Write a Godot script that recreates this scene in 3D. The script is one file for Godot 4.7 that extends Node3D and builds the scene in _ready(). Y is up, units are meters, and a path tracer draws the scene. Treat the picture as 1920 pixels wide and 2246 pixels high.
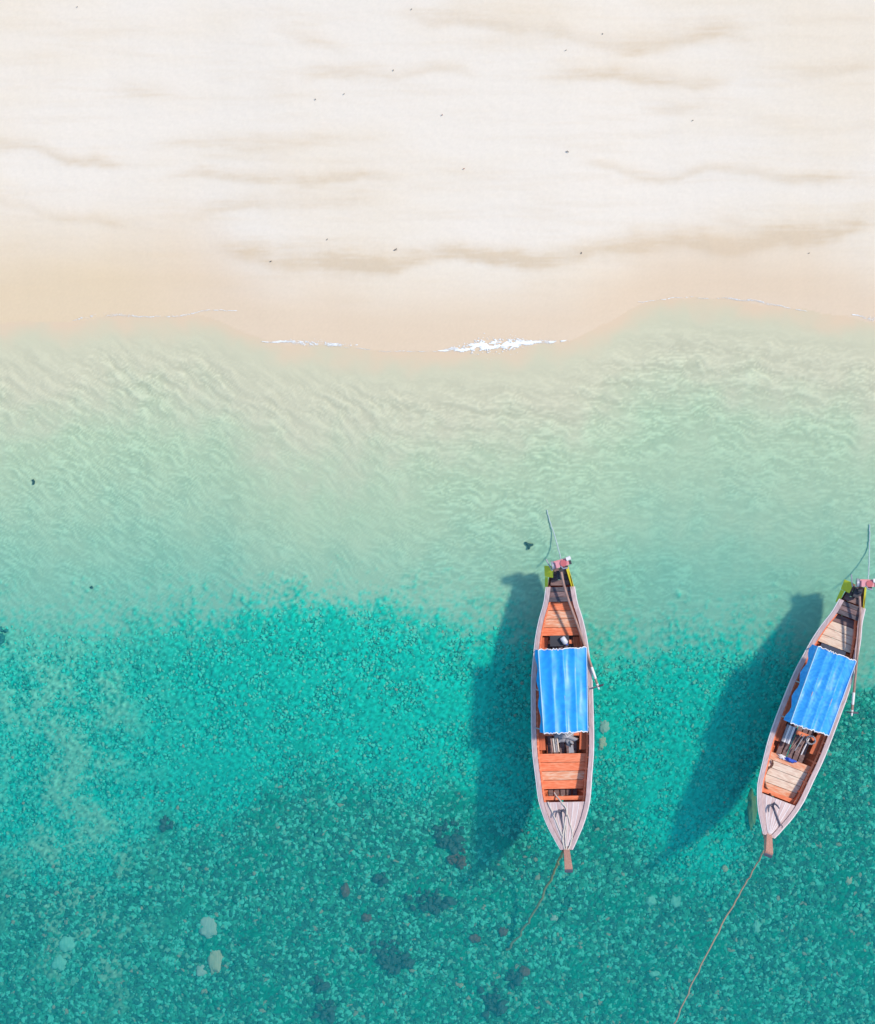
extends Node3D
# A tropical beach seen from a drone: white sand above, clear turquoise sea below, two moored longtail boats.
# Metres; x to the right of the photograph, z down the photograph, water level at y = 0.

var rng := RandomNumberGenerator.new()
var fine := FastNoiseLite.new()
var mid := FastNoiseLite.new()
var broad := FastNoiseLite.new()
var cell := FastNoiseLite.new()
var M := {}
var used := {}

const SUN := Vector3(-0.72, -1.0, 0.27)          # the way the sunlight travels


func _ready():
	rng.seed = 7
	# ---- camera, sky, sun, exposure
	var cam := Camera3D.new()
	cam.name = "camera"
	add_child(cam)
	cam.position = Vector3(0, 80, 0)
	cam.rotation_degrees = Vector3(-90, 0, 0)
	cam.fov = 26.34
	cam.near = 1.0
	cam.far = 3000.0
	var env := Environment.new()
	env.background_mode = Environment.BG_SKY
	var sky_look := ProceduralSkyMaterial.new()
	sky_look.sky_top_color = Color(0.48, 0.60, 0.74)
	sky_look.sky_horizon_color = Color(0.80, 0.86, 0.91)
	sky_look.sky_curve = 0.16
	sky_look.sky_energy_multiplier = 1.3
	sky_look.ground_bottom_color = Color(0.35, 0.45, 0.45)
	sky_look.ground_horizon_color = Color(0.70, 0.80, 0.85)
	env.sky = Sky.new()
	env.sky.sky_material = sky_look
	env.tonemap_mode = Environment.TONE_MAPPER_LINEAR
	env.tonemap_exposure = 0.92
	env.sdfgi_enabled = true
	env.ssao_enabled = true
	env.ssil_enabled = true
	env.volumetric_fog_enabled = true
	env.volumetric_fog_density = 0.0
	var we := WorldEnvironment.new()
	we.name = "environment"
	we.environment = env
	add_child(we)
	var sun := DirectionalLight3D.new()
	sun.name = "sun"
	sun.light_color = Color(1.0, 0.95, 0.87)
	sun.light_energy = 1.3
	sun.light_angular_distance = 4.0
	sun.shadow_enabled = true
	add_child(sun)
	sun.look_at_from_position(Vector3.ZERO, SUN, Vector3(0, 0, 1))

	make_noises()
	make_materials()
	build_ground()
	build_water()
	build_rubble()
	build_boats()
	build_sea_floor_things()
	build_foam()
	build_litter()


# ------------------------------------------------------------------ helpers
func make_noises():
	for pair in [[fine, 2.6, 11], [mid, 0.55, 23], [broad, 0.10, 37]]:
		var n: FastNoiseLite = pair[0]
		n.noise_type = FastNoiseLite.TYPE_SIMPLEX_SMOOTH
		n.frequency = pair[1]
		n.seed = pair[2]
		n.fractal_type = FastNoiseLite.FRACTAL_FBM
		n.fractal_octaves = 3
	cell.noise_type = FastNoiseLite.TYPE_CELLULAR
	cell.frequency = 1.7
	cell.seed = 5
	cell.cellular_return_type = FastNoiseLite.RETURN_DISTANCE2_SUB
	cell.fractal_type = FastNoiseLite.FRACTAL_NONE
	cell.domain_warp_enabled = true
	cell.domain_warp_amplitude = 0.5
	cell.domain_warp_frequency = 0.9


func numbered(called: String) -> String:
	used[called] = used.get(called, 0) + 1
	return called if used[called] == 1 else "%s_%03d" % [called, used[called] - 1]


func tag(o: Node, label: String, category := "", group := "", kind := ""):
	o.set_meta("label", label)
	if category:
		o.set_meta("category", category)
	if group:
		o.set_meta("group", group)
	if kind:
		o.set_meta("kind", kind)
	return o


func thing(called: String, at: Vector3, turn := 0.0) -> Node3D:
	var o := Node3D.new()
	o.name = numbered(called)
	o.position = at
	o.rotation.y = turn
	add_child(o)
	return o


func mb() -> SurfaceTool:
	var st := SurfaceTool.new()
	st.begin(Mesh.PRIMITIVE_TRIANGLES)
	return st


func put(called: String, st: SurfaceTool, m: Material, parent: Node = null, smooth := false) -> MeshInstance3D:
	if smooth:
		st.index()
	st.generate_normals()
	var o := MeshInstance3D.new()
	o.mesh = st.commit()
	o.material_override = m
	if parent == null:
		o.name = numbered(called)
		add_child(o)
	else:
		o.name = called
		parent.add_child(o, true)
	return o


func tri(st: SurfaceTool, a: Vector3, b: Vector3, c: Vector3, g := -1):
	st.set_smooth_group(g)
	st.add_vertex(a)
	st.add_vertex(b)
	st.add_vertex(c)


func quad(st: SurfaceTool, a: Vector3, b: Vector3, c: Vector3, d: Vector3, g := -1):      # a b c d clockwise as seen from the front
	tri(st, a, b, c, g)
	tri(st, a, c, d, g)


func bar(st: SurfaceTool, a: Vector3, b: Vector3, w: float, h: float, up := Vector3.UP):   # a box along a-b, w wide and h high
	var f := (b - a).normalized()
	var r := f.cross(up)
	r = Vector3.RIGHT if r.length() < 1e-4 else r.normalized()
	var u := r.cross(f).normalized() * h / 2
	r *= w / 2
	quad(st, a - r + u, b - r + u, b + r + u, a + r + u)
	quad(st, a + r - u, b + r - u, b - r - u, a - r - u)
	quad(st, a - r - u, b - r - u, b - r + u, a - r + u)
	quad(st, a + r + u, b + r + u, b + r - u, a + r - u)
	quad(st, a + r - u, a - r - u, a - r + u, a + r + u)
	quad(st, b - r - u, b + r - u, b + r + u, b - r + u)


func box(st: SurfaceTool, at: Vector3, size: Vector3):
	bar(st, at - Vector3(0, 0, size.z / 2), at + Vector3(0, 0, size.z / 2), size.x, size.y)


func slab(st: SurfaceTool, a: Vector3, b: Vector3, c: Vector3, d: Vector3, thick: float):  # top face a b c d clockwise from above
	var k := Vector3(0, -thick, 0)
	quad(st, a, b, c, d)
	quad(st, d + k, c + k, b + k, a + k)
	for e in [[a, b], [b, c], [c, d], [d, a]]:
		quad(st, e[0] + k, e[1] + k, e[1], e[0])


func tube(st: SurfaceTool, pts: Array, r, n := 6):     # r: one radius, or one for each point
	var rings := []
	for i in pts.size():
		var f: Vector3 = (pts[mini(i + 1, pts.size() - 1)] - pts[maxi(i - 1, 0)]).normalized()
		var side := f.cross(Vector3.UP)
		side = Vector3.RIGHT if side.length() < 1e-3 else side.normalized()
		var up := side.cross(f)
		var ring := []
		var rad: float = r[i] if r is Array else r
		for k in n:
			var a := TAU * k / n
			ring.append(pts[i] + (side * cos(a) + up * sin(a)) * rad)
		rings.append(ring)
	for i in pts.size() - 1:
		for k in n:
			var l := (k + 1) % n
			quad(st, rings[i][k], rings[i][l], rings[i + 1][l], rings[i + 1][k], 1)
	for k in range(1, n - 1):
		tri(st, rings[0][0], rings[0][k + 1], rings[0][k])
		tri(st, rings[-1][0], rings[-1][k], rings[-1][k + 1])


func curve(ctrl: Array, steps: int) -> Array:             # Catmull-Rom through the points
	var out := []
	for i in ctrl.size() - 1:
		var p0: Vector3 = ctrl[maxi(i - 1, 0)]
		var p3: Vector3 = ctrl[mini(i + 2, ctrl.size() - 1)]
		for k in steps:
			out.append(ctrl[i].cubic_interpolate(ctrl[i + 1], p0, p3, float(k) / steps))
	out.append(ctrl[-1])
	return out


func lump(st: SurfaceTool, at: Vector3, size: Vector3, rough: float, seed_at: float, n := 7, turn := 0.0):   # an uneven stone
	var grid := []
	var b := Basis(Vector3.UP, turn)
	for i in n + 1:
		var row := []
		for k in 2 * n:
			var la := PI * i / n
			var lo := TAU * k / (2 * n)
			var d := Vector3(sin(la) * cos(lo), cos(la), sin(la) * sin(lo))
			var q := 1.0 + rough * fine.get_noise_3d(d.x * 0.45 + seed_at, d.y * 0.45, d.z * 0.45) * 2.0
			row.append(at + b * (d * q * size))
		grid.append(row)
	for i in n:
		for k in 2 * n:
			var l := (k + 1) % (2 * n)
			if i > 0:
				tri(st, grid[i][k], grid[i][l], grid[i + 1][k], 1)
			if i < n - 1:
				tri(st, grid[i][l], grid[i + 1][l], grid[i + 1][k], 1)


func profile(keys: Array, at: float) -> float:            # piecewise smooth: keys [x0, y0, x1, y1, ...]
	var n := keys.size() / 2
	if at <= keys[0]:
		return keys[1]
	for i in n - 1:
		if at < keys[2 * i + 2]:
			var t: float = (at - keys[2 * i]) / (keys[2 * i + 2] - keys[2 * i])
			var before: float = keys[2 * maxi(i - 1, 0) + 1]
			var after: float = keys[2 * mini(i + 2, n - 1) + 1]
			return cubic_interpolate(keys[2 * i + 1], keys[2 * i + 3], before, after, t)
	return keys[2 * n - 1]


func lin(r: float, g: float, b: float) -> Color:
	return Color(r, g, b).linear_to_srgb()


func plain(c: Color, rough := 0.8, metal := 0.0) -> StandardMaterial3D:
	var m := StandardMaterial3D.new()
	m.albedo_color = c
	m.roughness = rough
	m.metallic = metal
	return m


func noise_picture(frequency: float, stretch: float, low: Color, high: Color, seed_at: int, power := 1.0) -> ImageTexture:
	var n := FastNoiseLite.new()
	n.seed = seed_at
	n.noise_type = FastNoiseLite.TYPE_SIMPLEX_SMOOTH
	n.frequency = frequency
	n.fractal_octaves = 4
	var im := Image.create(256, 256, false, Image.FORMAT_RGB8)
	for y in 256:
		for x in 256:
			# wrapped on a torus, so that repeats join
			var u := TAU * x / 256.0
			var v := TAU * y / 256.0
			var t := clampf(0.5 + 0.9 * n.get_noise_3d(cos(u) * 40.0 * stretch + 300.0 * sin(v) * 0.13, sin(u) * 40.0 * stretch, cos(v) * 40.0 + 100.0), 0, 1)
			im.set_pixel(x, y, low.lerp(high, pow(t, power)))
	return ImageTexture.create_from_image(im)


func wood(low: Color, high: Color, seed_at: int, along_z := true, rough := 0.75) -> StandardMaterial3D:
	var m := plain(Color.WHITE, rough)
	m.albedo_texture = noise_picture(0.035, 1.0, low, high, seed_at)
	m.uv1_triplanar = true
	m.uv1_scale = Vector3(1.6, 1.6, 0.35) if along_z else Vector3(0.35, 1.6, 1.6)
	m.uv1_offset = Vector3(seed_at * 0.13, 0.2, seed_at * 0.29)
	return m


func make_materials():
	M.hull = wood(lin(0.20, 0.10, 0.08), lin(0.34, 0.19, 0.15), 3)
	M.inside = wood(lin(0.42, 0.09, 0.035), lin(0.62, 0.16, 0.07), 4)
	M.orange = wood(lin(0.70, 0.16, 0.065), lin(0.86, 0.29, 0.16), 5, false)
	M.orange_worn = wood(lin(0.66, 0.22, 0.11), lin(0.74, 0.50, 0.38), 6, false)
	M.pale = wood(lin(0.60, 0.42, 0.34), lin(0.78, 0.66, 0.56), 7, false)
	M.rail = wood(lin(0.36, 0.26, 0.28), lin(0.56, 0.42, 0.43), 8)
	M.deck = wood(lin(0.40, 0.28, 0.29), lin(0.58, 0.45, 0.45), 9)
	M.deck_b = wood(lin(0.50, 0.37, 0.38), lin(0.62, 0.50, 0.50), 10)
	M.prow = wood(lin(0.42, 0.19, 0.15), lin(0.56, 0.32, 0.26), 12)
	M.dark = wood(lin(0.05, 0.045, 0.06), lin(0.14, 0.11, 0.13), 13, false)
	M.stern_wood = wood(lin(0.13, 0.08, 0.09), lin(0.26, 0.17, 0.17), 14, false)
	M.pole = wood(lin(0.26, 0.14, 0.12), lin(0.44, 0.28, 0.24), 15)
	M.white = plain(lin(0.74, 0.70, 0.72), 0.6)
	M.trim = plain(lin(0.68, 0.62, 0.66), 0.6)
	M.rope = plain(lin(0.60, 0.54, 0.50), 0.9)
	M.old_rope = plain(lin(0.34, 0.25, 0.18), 0.95)
	M.weedy_rope = plain(lin(0.20, 0.22, 0.12), 0.95)
	M.brown_rope = plain(lin(0.16, 0.08, 0.06), 0.95)
	M.lime = plain(lin(0.42, 0.46, 0.015), 0.5)
	M.yellow = plain(lin(0.52, 0.44, 0.02), 0.5)
	M.pink = plain(lin(0.62, 0.26, 0.30), 0.45)
	M.red = plain(lin(0.46, 0.10, 0.12), 0.45)
	M.steel = plain(lin(0.42, 0.40, 0.46), 0.45, 0.6)
	M.iron = plain(lin(0.12, 0.11, 0.15), 0.6, 0.3)
	M.black = plain(lin(0.03, 0.03, 0.045), 0.6)
	M.navy = plain(lin(0.03, 0.04, 0.08), 0.6)
	M.jug = plain(lin(0.60, 0.62, 0.70), 0.4)
	M.grey = plain(lin(0.30, 0.29, 0.32), 0.8)
	M.blue_cloth = plain(lin(0.04, 0.10, 0.55), 0.8)
	M.tarp = plain(Color.WHITE, 0.42)
	M.tarp.albedo_texture = noise_picture(0.035, 1.0, lin(0.004, 0.24, 0.74), lin(0.012, 0.36, 0.90), 21)
	M.tarp.uv1_triplanar = true
	M.tarp.uv1_scale = Vector3(0.5, 0.5, 0.5)
	M.tarp.metallic_specular = 0.6
	M.tarp_faded = M.tarp.duplicate()
	M.tarp_faded.albedo_texture = noise_picture(0.06, 1.0, lin(0.006, 0.22, 0.66), lin(0.05, 0.40, 0.86), 27)
	M.tarp_edge = plain(lin(0.36, 0.56, 0.80), 0.6)
	M.rope_blue = plain(lin(0.46, 0.52, 0.56), 0.9)
	M.rock_green = wood(lin(0.005, 0.13, 0.13), lin(0.01, 0.22, 0.20), 36)
	M.rock_brown = wood(lin(0.07, 0.045, 0.04), lin(0.17, 0.11, 0.09), 31)
	M.rock_dark = wood(lin(0.014, 0.06, 0.065), lin(0.05, 0.12, 0.12), 32)
	M.rock_pale = wood(lin(0.22, 0.40, 0.31), lin(0.34, 0.50, 0.38), 33)
	M.rock_sand = wood(lin(0.26, 0.36, 0.22), lin(0.40, 0.46, 0.30), 34)
	M.rock_weedy = wood(lin(0.08, 0.20, 0.08), lin(0.20, 0.34, 0.15), 37)
	M.rock_teal = wood(lin(0.09, 0.46, 0.33), lin(0.20, 0.60, 0.43), 35)
	M.foam = plain(lin(0.80, 0.82, 0.85), 0.7)
	M.litter = plain(lin(0.16, 0.14, 0.13), 0.9)
	M.litter_red = plain(lin(0.28, 0.10, 0.09), 0.9)
	M.weed = plain(lin(0.02, 0.07, 0.07), 0.9)


# ------------------------------------------------------------------ the ground: beach and sea floor in one sheet
const SHORE := [-16, -6.95, -14.167, -6.917, -13, -7.05, -11.833, -7.217, -10.501, -7.084, -9.333, -7.217, -8.332, -7.116, -7.333, -6.683, -6.168, -6.218, -4.333, -6.117, -1.833, -5.883, 0, -5.867, 1.5, -5.967, 4.833, -6.25, 6, -6.783, 7.333, -7.583, 9, -7.85, 10.667, -7.783, 12.333, -7.55, 13.333, -7.383, 14.832, -7.216, 16, -6.967]
const REEF := [-21.306, 3.754, -16.233, 3.754, -14.553, 4.095, -11.166, 3.756, -7.771, 3.412, -6.075, 3.189, -4.551, 2.848, -3.371, 3.068, -1.854, 3.186, -0.169, 3.491, 1.519, 3.866, 4.904, 4.515, 7.462, 4.698, 10.006, 4.443, 12.547, 4.612, 15.122, 6.151, 16.298, 5.891, 21.052, 5.891]
const DEEP := [-21.657, 14.902, -16.488, 13.86, -13.902, 12.993, -10.972, 11.607, -8.226, 11.602, -5.474, 10.639, -2.735, 10.545, 0, 9.847, 1.538, 10.546, 4.11, 11.594, 6.327, 9.866, 8.409, 12.133, 10.305, 13.001, 12.682, 10.917, 14.141, 7.445, 16.304, 6.063, 21.039, 5.548]
# swash marks on the dry sand: [width, strength, points]
const MARKS := [
	[0.42, 0.9, [-1.318, -18.006, 0, -17.682, 2.308, -17.588, 4.783, -17.202, 6.439, -16.939, 8.095, -16.95, 9.416, -17.13, 10.405, -17.308, 11.397, -17.095]],
	[0.30, 0.6, [-5.286, -15.708, -3.302, -15.899, -1.651, -15.767, 0.33, -15.978, 1.651, -15.769]],
	[0.34, 0.8, [3.799, -15.706, 5.451, -15.907, 7.277, -15.678, 9.266, -15.438, 10.753, -15.599]],
	[0.22, 0.8, [4.97, -12.706, 6.134, -12.516, 7.301, -12.229, 8.63, -12.232, 9.956, -12.494, 11.449, -12.296, 12.943, -12.063, 15.587, -12.387]],
	[0.44, 1.5, [-8.147, -9.427, -6.649, -9.326, -5.985, -9.127, -4.322, -8.992, -1.828, -8.891, -0.997, -9.023, 0, -9.221, 2.326, -9.156, 3.989, -9.092, 5.652, -9.425, 7.319, -9.615, 8.984, -9.766, 10.647, -9.683, 12.306, -9.862, 13.964, -10.024, 16.278, -10.547]],
	[0.26, 0.8, [-9.954, -12.094, -8.789, -12.322, -7.295, -12.153, -4.309, -12.049, -0.994, -12.177]],
	[0.30, 0.9, [-16.899, -13.204, -14.58, -13.238, -13.427, -12.747, -11.109, -12.618]],
	[0.30, 0.6, [-16.931, -11.237, -14.942, -11.041, -13.785, -10.68, -10.468, -10.451]],
	[0.34, 0.6, [-8.969, -10.746, -7.968, -11.039, -6.638, -11.168, -4.644, -11.328, -1.658, -11.423]],
	[0.26, 0.7, [9.807, -10.622, 10.971, -10.522, 12.467, -10.322]],
	[0.45, 0.4, [-12.071, -15.395, -10.917, -15.184, -9.097, -15.167]],
	[0.30, 0.5, [-6.101, -17.611, -4.453, -17.038, -2.969, -16.678]],
	[0.28, 0.4, [7.119, -14.421, 8.943, -14.524, 10.098, -14.882]],
	[0.28, 0.5, [12.401, -15.791, 14.38, -15.917, 16.188, -16.304]],
	[0.24, 0.4, [3.151, -11.393, 4.643, -11.492]],
	[0.50, 0.4, [-6.944, -15.013, -5.95, -15.173, -4.626, -15.251]],
	[0.30, 0.4, [-10.938, -13.142, -8.947, -13.338, -6.625, -13.216, -3.31, -13.536]],
]


func mark_height(z: float, row: Array) -> Vector2:        # (tan tint, raised sand) from the marks that cross this column
	var tint := 0.0
	var rise := 0.0
	for k in range(0, row.size(), 3):
		var d: float = (z - row[k]) / row[k + 1]
		if absf(d) < 2.2:
			tint = maxf(tint, row[k + 2] * exp(-d * d * (3.2 if d > 0 else 0.75)))
			rise += row[k + 2] * 0.028 * (smoothstep(1.4, -0.6, d) - smoothstep(-0.2, -2.2, d))
	return Vector2(tint, rise)


func shore_at(x: float) -> float:
	return profile(SHORE, clampf(x, -16.5, 16.5)) + 0.10 * mid.get_noise_2d(x, 3.0)


func floor_depth(d: float) -> float:                      # how high the ground stands d metres seawards of the waterline
	if d < 0.0:
		return minf(0.075 * -d, 0.8 + 0.012 * -d)
	return -(0.045 * d + 0.0062 * d * d) if d < 9.0 else -(0.907 + 0.156 * (d - 9.0)) if d < 17.0 else -(2.155 + 0.9 * (1.0 - exp(-(d - 17.0) / 9.0)))


func ground_height(x: float, z: float) -> float:
	return floor_depth(z - shore_at(x))


func steps_along(lo: float, hi: float, step: float, far_out: float) -> PackedFloat32Array:   # fine from lo to hi, then coarser to +-far_out
	var v := PackedFloat32Array()
	var x := lo
	while x < hi:
		v.append(x)
		x += step
	var s := step
	while x < far_out:
		v.append(x)
		s *= 1.13
		x += s
	v.append(far_out)
	var front := PackedFloat32Array()
	x = lo
	s = step
	while x > -far_out:
		s *= 1.13
		x -= s
		front.append(maxf(x, -far_out))
	front.reverse()
	front.append_array(v)
	return front


func sheet(called: String, xs: PackedFloat32Array, zs: PackedFloat32Array, hs: PackedFloat32Array, cols: PackedColorArray, m: Material) -> MeshInstance3D:
	var nx := xs.size()
	var nz := zs.size()
	var v := PackedVector3Array()
	var n := PackedVector3Array()
	v.resize(nx * nz)
	n.resize(nx * nz)
	for j in nz:
		var jb := maxi(j - 1, 0)
		var ja := mini(j + 1, nz - 1)
		for i in nx:
			var ib := maxi(i - 1, 0)
			var ia := mini(i + 1, nx - 1)
			v[j * nx + i] = Vector3(xs[i], hs[j * nx + i], zs[j])
			n[j * nx + i] = Vector3(-(hs[j * nx + ia] - hs[j * nx + ib]) / (xs[ia] - xs[ib]), 1.0, -(hs[ja * nx + i] - hs[jb * nx + i]) / (zs[ja] - zs[jb])).normalized()
	var idx := PackedInt32Array()
	idx.resize((nx - 1) * (nz - 1) * 6)
	var k := 0
	for j in nz - 1:
		for i in nx - 1:
			var a := j * nx + i
			idx[k] = a
			idx[k + 1] = a + 1
			idx[k + 2] = a + nx
			idx[k + 3] = a + 1
			idx[k + 4] = a + nx + 1
			idx[k + 5] = a + nx
			k += 6
	var arrays := []
	arrays.resize(Mesh.ARRAY_MAX)
	arrays[Mesh.ARRAY_VERTEX] = v
	arrays[Mesh.ARRAY_NORMAL] = n
	arrays[Mesh.ARRAY_INDEX] = idx
	if cols.size():
		arrays[Mesh.ARRAY_COLOR] = cols
	var am := ArrayMesh.new()
	am.add_surface_from_arrays(Mesh.PRIMITIVE_TRIANGLES, arrays)
	var o := MeshInstance3D.new()
	o.name = numbered(called)
	o.mesh = am
	o.material_override = m
	add_child(o)
	return o


func blob(x: float, z: float, cx: float, cz: float, rx: float, rz: float) -> float:
	var a := (x - cx) / rx
	var b := (z - cz) / rz
	return exp(-(a * a + b * b))


func build_ground():
	var xs := steps_along(-17.6, 17.6, 0.06, 700.0)
	var zs := steps_along(-20.0, 20.4, 0.06, 700.0)
	var nx := xs.size()
	var hs := PackedFloat32Array()
	var cols := PackedColorArray()
	hs.resize(nx * zs.size())
	cols.resize(nx * zs.size())
	var shore := PackedFloat32Array()
	var reef := PackedFloat32Array()
	var dark_from := PackedFloat32Array()
	var rows := []
	for x in xs:
		shore.append(shore_at(x))
		reef.append(profile(REEF, x) + 0.35 * mid.get_noise_2d(x * 0.8, 40.0) + 0.25 * fine.get_noise_2d(x * 0.5, 9.0))
		dark_from.append(profile(DEEP, x))
		var row := []
		for mk in MARKS:
			var pts: Array = mk[2]
			var last: float = pts[pts.size() - 2]
			var ends := smoothstep(pts[0] - 0.3, pts[0] + 1.4, x) * smoothstep(last + 0.3, last - 1.4, x)
			if ends > 0.01:
				var wob := mid.get_noise_2d(x * 0.5, mk[0] * 50.0)
				row.append_array([profile(pts, x) + 0.22 * wob + 0.05 * fine.get_noise_2d(x * 0.6, 2.0), mk[0] * (1.0 + 0.5 * mid.get_noise_2d(x * 0.4, 70.0)), mk[1] * ends * (0.8 + 0.5 * broad.get_noise_2d(x * 2.5, mk[0] * 90.0))])
		rows.append(row)
	var dry := Color(0.690, 0.618, 0.545)
	var cream := Color(0.680, 0.590, 0.490)
	var tan_sand := Color(0.570, 0.455, 0.335)
	var wet := Color(0.620, 0.475, 0.345)
	var ochre := Color(0.600, 0.462, 0.285)
	var shoal := Color(0.515, 0.495, 0.365)  # from here down the water's depth tint is put into the bed colours
	var water_tinted_sand := Color(0.400, 0.505, 0.345)
	var water_mint := Color(0.240, 0.485, 0.345)
	var reef_tint_bright := Color(0.008, 0.530, 0.390)
	var reef_tint_mid := Color(0.008, 0.405, 0.290)
	var reef_tint_deep := Color(0.006, 0.200, 0.122)
	for j in zs.size():
		var z := zs[j]
		for i in nx:
			var x := xs[i]
			var d := z - shore[i]
			var h := floor_depth(d)
			var c: Color
			if d < 0.0:
				var b := broad.get_noise_2d(x * 0.6, z * 1.6)
				var e := mid.get_noise_2d(x * 0.35, z * 1.5)
				var streak := mid.get_noise_2d(x * 0.22 + 40.0, z * 2.4)
				var fibre := fine.get_noise_2d(x * 0.16, z * 2.2) + 0.6 * fine.get_noise_2d(x * 0.5 + 30.0, z * 3.0)
				var mk := mark_height(z, rows[i])
				c = dry.lerp(cream, clampf(0.35 + 1.3 * b + 0.4 * e, 0, 1))
				c = c.lerp(tan_sand, clampf(0.26 * maxf(streak + 0.5 * fibre, 0.0) + 0.74 * mk.x * (1.0 + 0.4 * fibre), 0, 0.9))
				# the damp sand of the last swash, wider on the left
				var reach := 1.7 + 1.9 * smoothstep(-5.0, -10.0, x) + 0.5 * mid.get_noise_2d(x * 0.3, 8.0)
				var damp := smoothstep(-reach - 1.6, -reach * 0.25, d)
				c = c.lerp(wet.lerp(ochre, smoothstep(-6.0, -13.0, x) * 0.6), damp * 0.80)
				h += mk.y + (0.020 * b + 0.012 * e) * smoothstep(0.0, -1.5, d)
				h += (0.004 * fine.get_noise_2d(x, z * 1.3) + 0.003 * fibre) * smoothstep(-0.6, -3.0, d)
				var g := 1.0 + 0.012 * fibre + 0.04 * fine.get_noise_2d(x * 3.1, z * 3.1)
				c = Color(c.r * g, c.g * g, c.b * g)
			else:
				var f := fine.get_noise_2d(x * 1.2, z * 1.2)
				var m := mid.get_noise_2d(x, z)
				var b := broad.get_noise_2d(x, z)
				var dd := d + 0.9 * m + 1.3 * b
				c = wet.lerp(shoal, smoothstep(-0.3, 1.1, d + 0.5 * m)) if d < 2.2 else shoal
				c = c.lerp(water_tinted_sand, smoothstep(1.6, 5.6, dd))
				c = c.lerp(water_mint, smoothstep(5.0, 11.2, dd) * 0.97)
				# surface-wave light imitated by bed relief and paler painted lines: slanting on the left, level on the right, crossed farther out
				var left := smoothstep(1.0, -6.0, x + 2.0 * b)
				var slant := lerpf(0.10, 0.62, left)
				var across := z - slant * x + 0.30 * m
				var along := x + slant * z
				var r1 := 1.0 - absf(fine.get_noise_2d(along * 0.17, across * 1.7)) * 4.0
				var r2 := 1.0 - absf(fine.get_noise_2d(along * 1.1 + across * 0.7 + 50.0, across * 1.3)) * 4.0
				var swell := sin(across * 8.5 + 4.0 * mid.get_noise_2d(along * 0.35, across * 0.5))
				var near := smoothstep(6.5, 1.5, dd)
				var lines := 0.95 * maxf(r1, 0.0) + 0.25 * maxf(r2, 0.0)
				var amp := smoothstep(0.3, 2.5, d) * clampf(1.0 + 0.7 * (b + 0.8 * m), 0.6, 1.5)
				h += (0.015 * lines + 0.010 * swell * near + 0.010 * f) * amp
				var s := 1.0 + (0.21 * (lines - 0.42) + 0.05 * swell * near + 0.04 * f) * amp  # crests painted paler, standing for light gathered by the waves
				# weed-grown rubble farther out, with the water's depth tint put into its colour
				var rz := z - reef[i] + 0.75 * m + 0.5 * f
				var soft := 0.95 - 0.6 * blob(x, 0.0, -4.5, 0.0, 2.4, 1.0)
				var weed := smoothstep(-0.15 - soft, 0.55 + 1.2 * soft, rz + (0.4 + soft) * f)
				if weed > 0.0:
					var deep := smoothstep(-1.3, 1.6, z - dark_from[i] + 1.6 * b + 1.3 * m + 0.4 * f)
					var r := reef_tint_bright.lerp(reef_tint_mid, clampf(0.5 + 1.3 * m + 0.6 * b + 0.3 * f, 0, 1)).lerp(reef_tint_deep, deep * clampf(0.85 + 0.6 * m, 0, 1))
					var sandy := blob(x, z, -13.8, 11.8, 2.4, 4.6) + 0.75 * blob(x, z, -14.5, 6.4, 3.0, 2.6) + 0.5 * blob(x, z, -12.8, 16.5, 1.8, 2.5)
					r = r.lerp(Color(0.22, 0.46, 0.31), clampf(sandy * (0.42 + 0.9 * m + 0.9 * f), 0, 0.6))
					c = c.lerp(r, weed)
					var clump := fine.get_noise_2d(x * 2.0, z * 2.0) + 0.5 * fine.get_noise_2d(x * 5.0 + 7.0, z * 5.0)
					h += weed * (0.05 * clump + 0.05 * f + 0.08 * m)
					s = lerpf(s, maxf(1.0 + lerpf(0.65, 0.9, deep) * clump + 0.25 * f + 0.2 * m, 0.2), weed)
				c = Color(c.r * s, c.g * s, c.b * s)
			hs[j * nx + i] = h
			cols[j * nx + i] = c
	var sand := plain(Color.WHITE, 0.95)
	sand.vertex_color_use_as_albedo = true
	sand.metallic_specular = 0.2
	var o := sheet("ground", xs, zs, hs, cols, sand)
	tag(o, "white sand beach sloping under clear shallow water to a weedy sea floor with the water tint put into its colour", "", "", "structure")


func wave(x: float, z: float) -> float:
	return 0.018 * mid.get_noise_2d(x * 0.8, z * 1.5) + 0.010 * fine.get_noise_2d(x * 0.45, z * 0.8)


func build_water():
	var xs := steps_along(-17.6, 17.6, 0.10, 700.0)
	var all := steps_along(-20.0, 20.4, 0.10, 700.0)
	var zs := PackedFloat32Array()
	for z in all:
		if z > -9.0:
			zs.append(z)
	var hs := PackedFloat32Array()
	hs.resize(xs.size() * zs.size())
	for j in zs.size():
		for i in xs.size():
			var x := xs[i]
			var z := zs[j]
			hs[j * xs.size() + i] = wave(x, z) * clampf((z + 8.0) / 4.0, 0.15, 1.0)
	var m := plain(Color(0.9, 1.0, 1.0, 0.0), 0.06)
	m.transparency = BaseMaterial3D.TRANSPARENCY_ALPHA
	m.metallic_specular = 0.22
	var o := sheet("water", xs, zs, hs, PackedColorArray(), m)
	tag(o, "clear rippled sea surface over pale sand and turquoise reef", "", "", "structure")
	var body := FogVolume.new()
	body.name = "sea_water"
	body.shape = RenderingServer.FOG_VOLUME_SHAPE_BOX
	body.size = Vector3(1390, 7.0, 704)
	body.position = Vector3(0, -3.53, 343.0)
	body.material = FogMaterial.new()
	body.material.albedo = lin(0.01, 0.84, 0.98)
	body.material.density = 0.15
	add_child(body)
	tag(body, "body of clear turquoise sea water between surface and sea floor", "", "", "structure")


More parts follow.
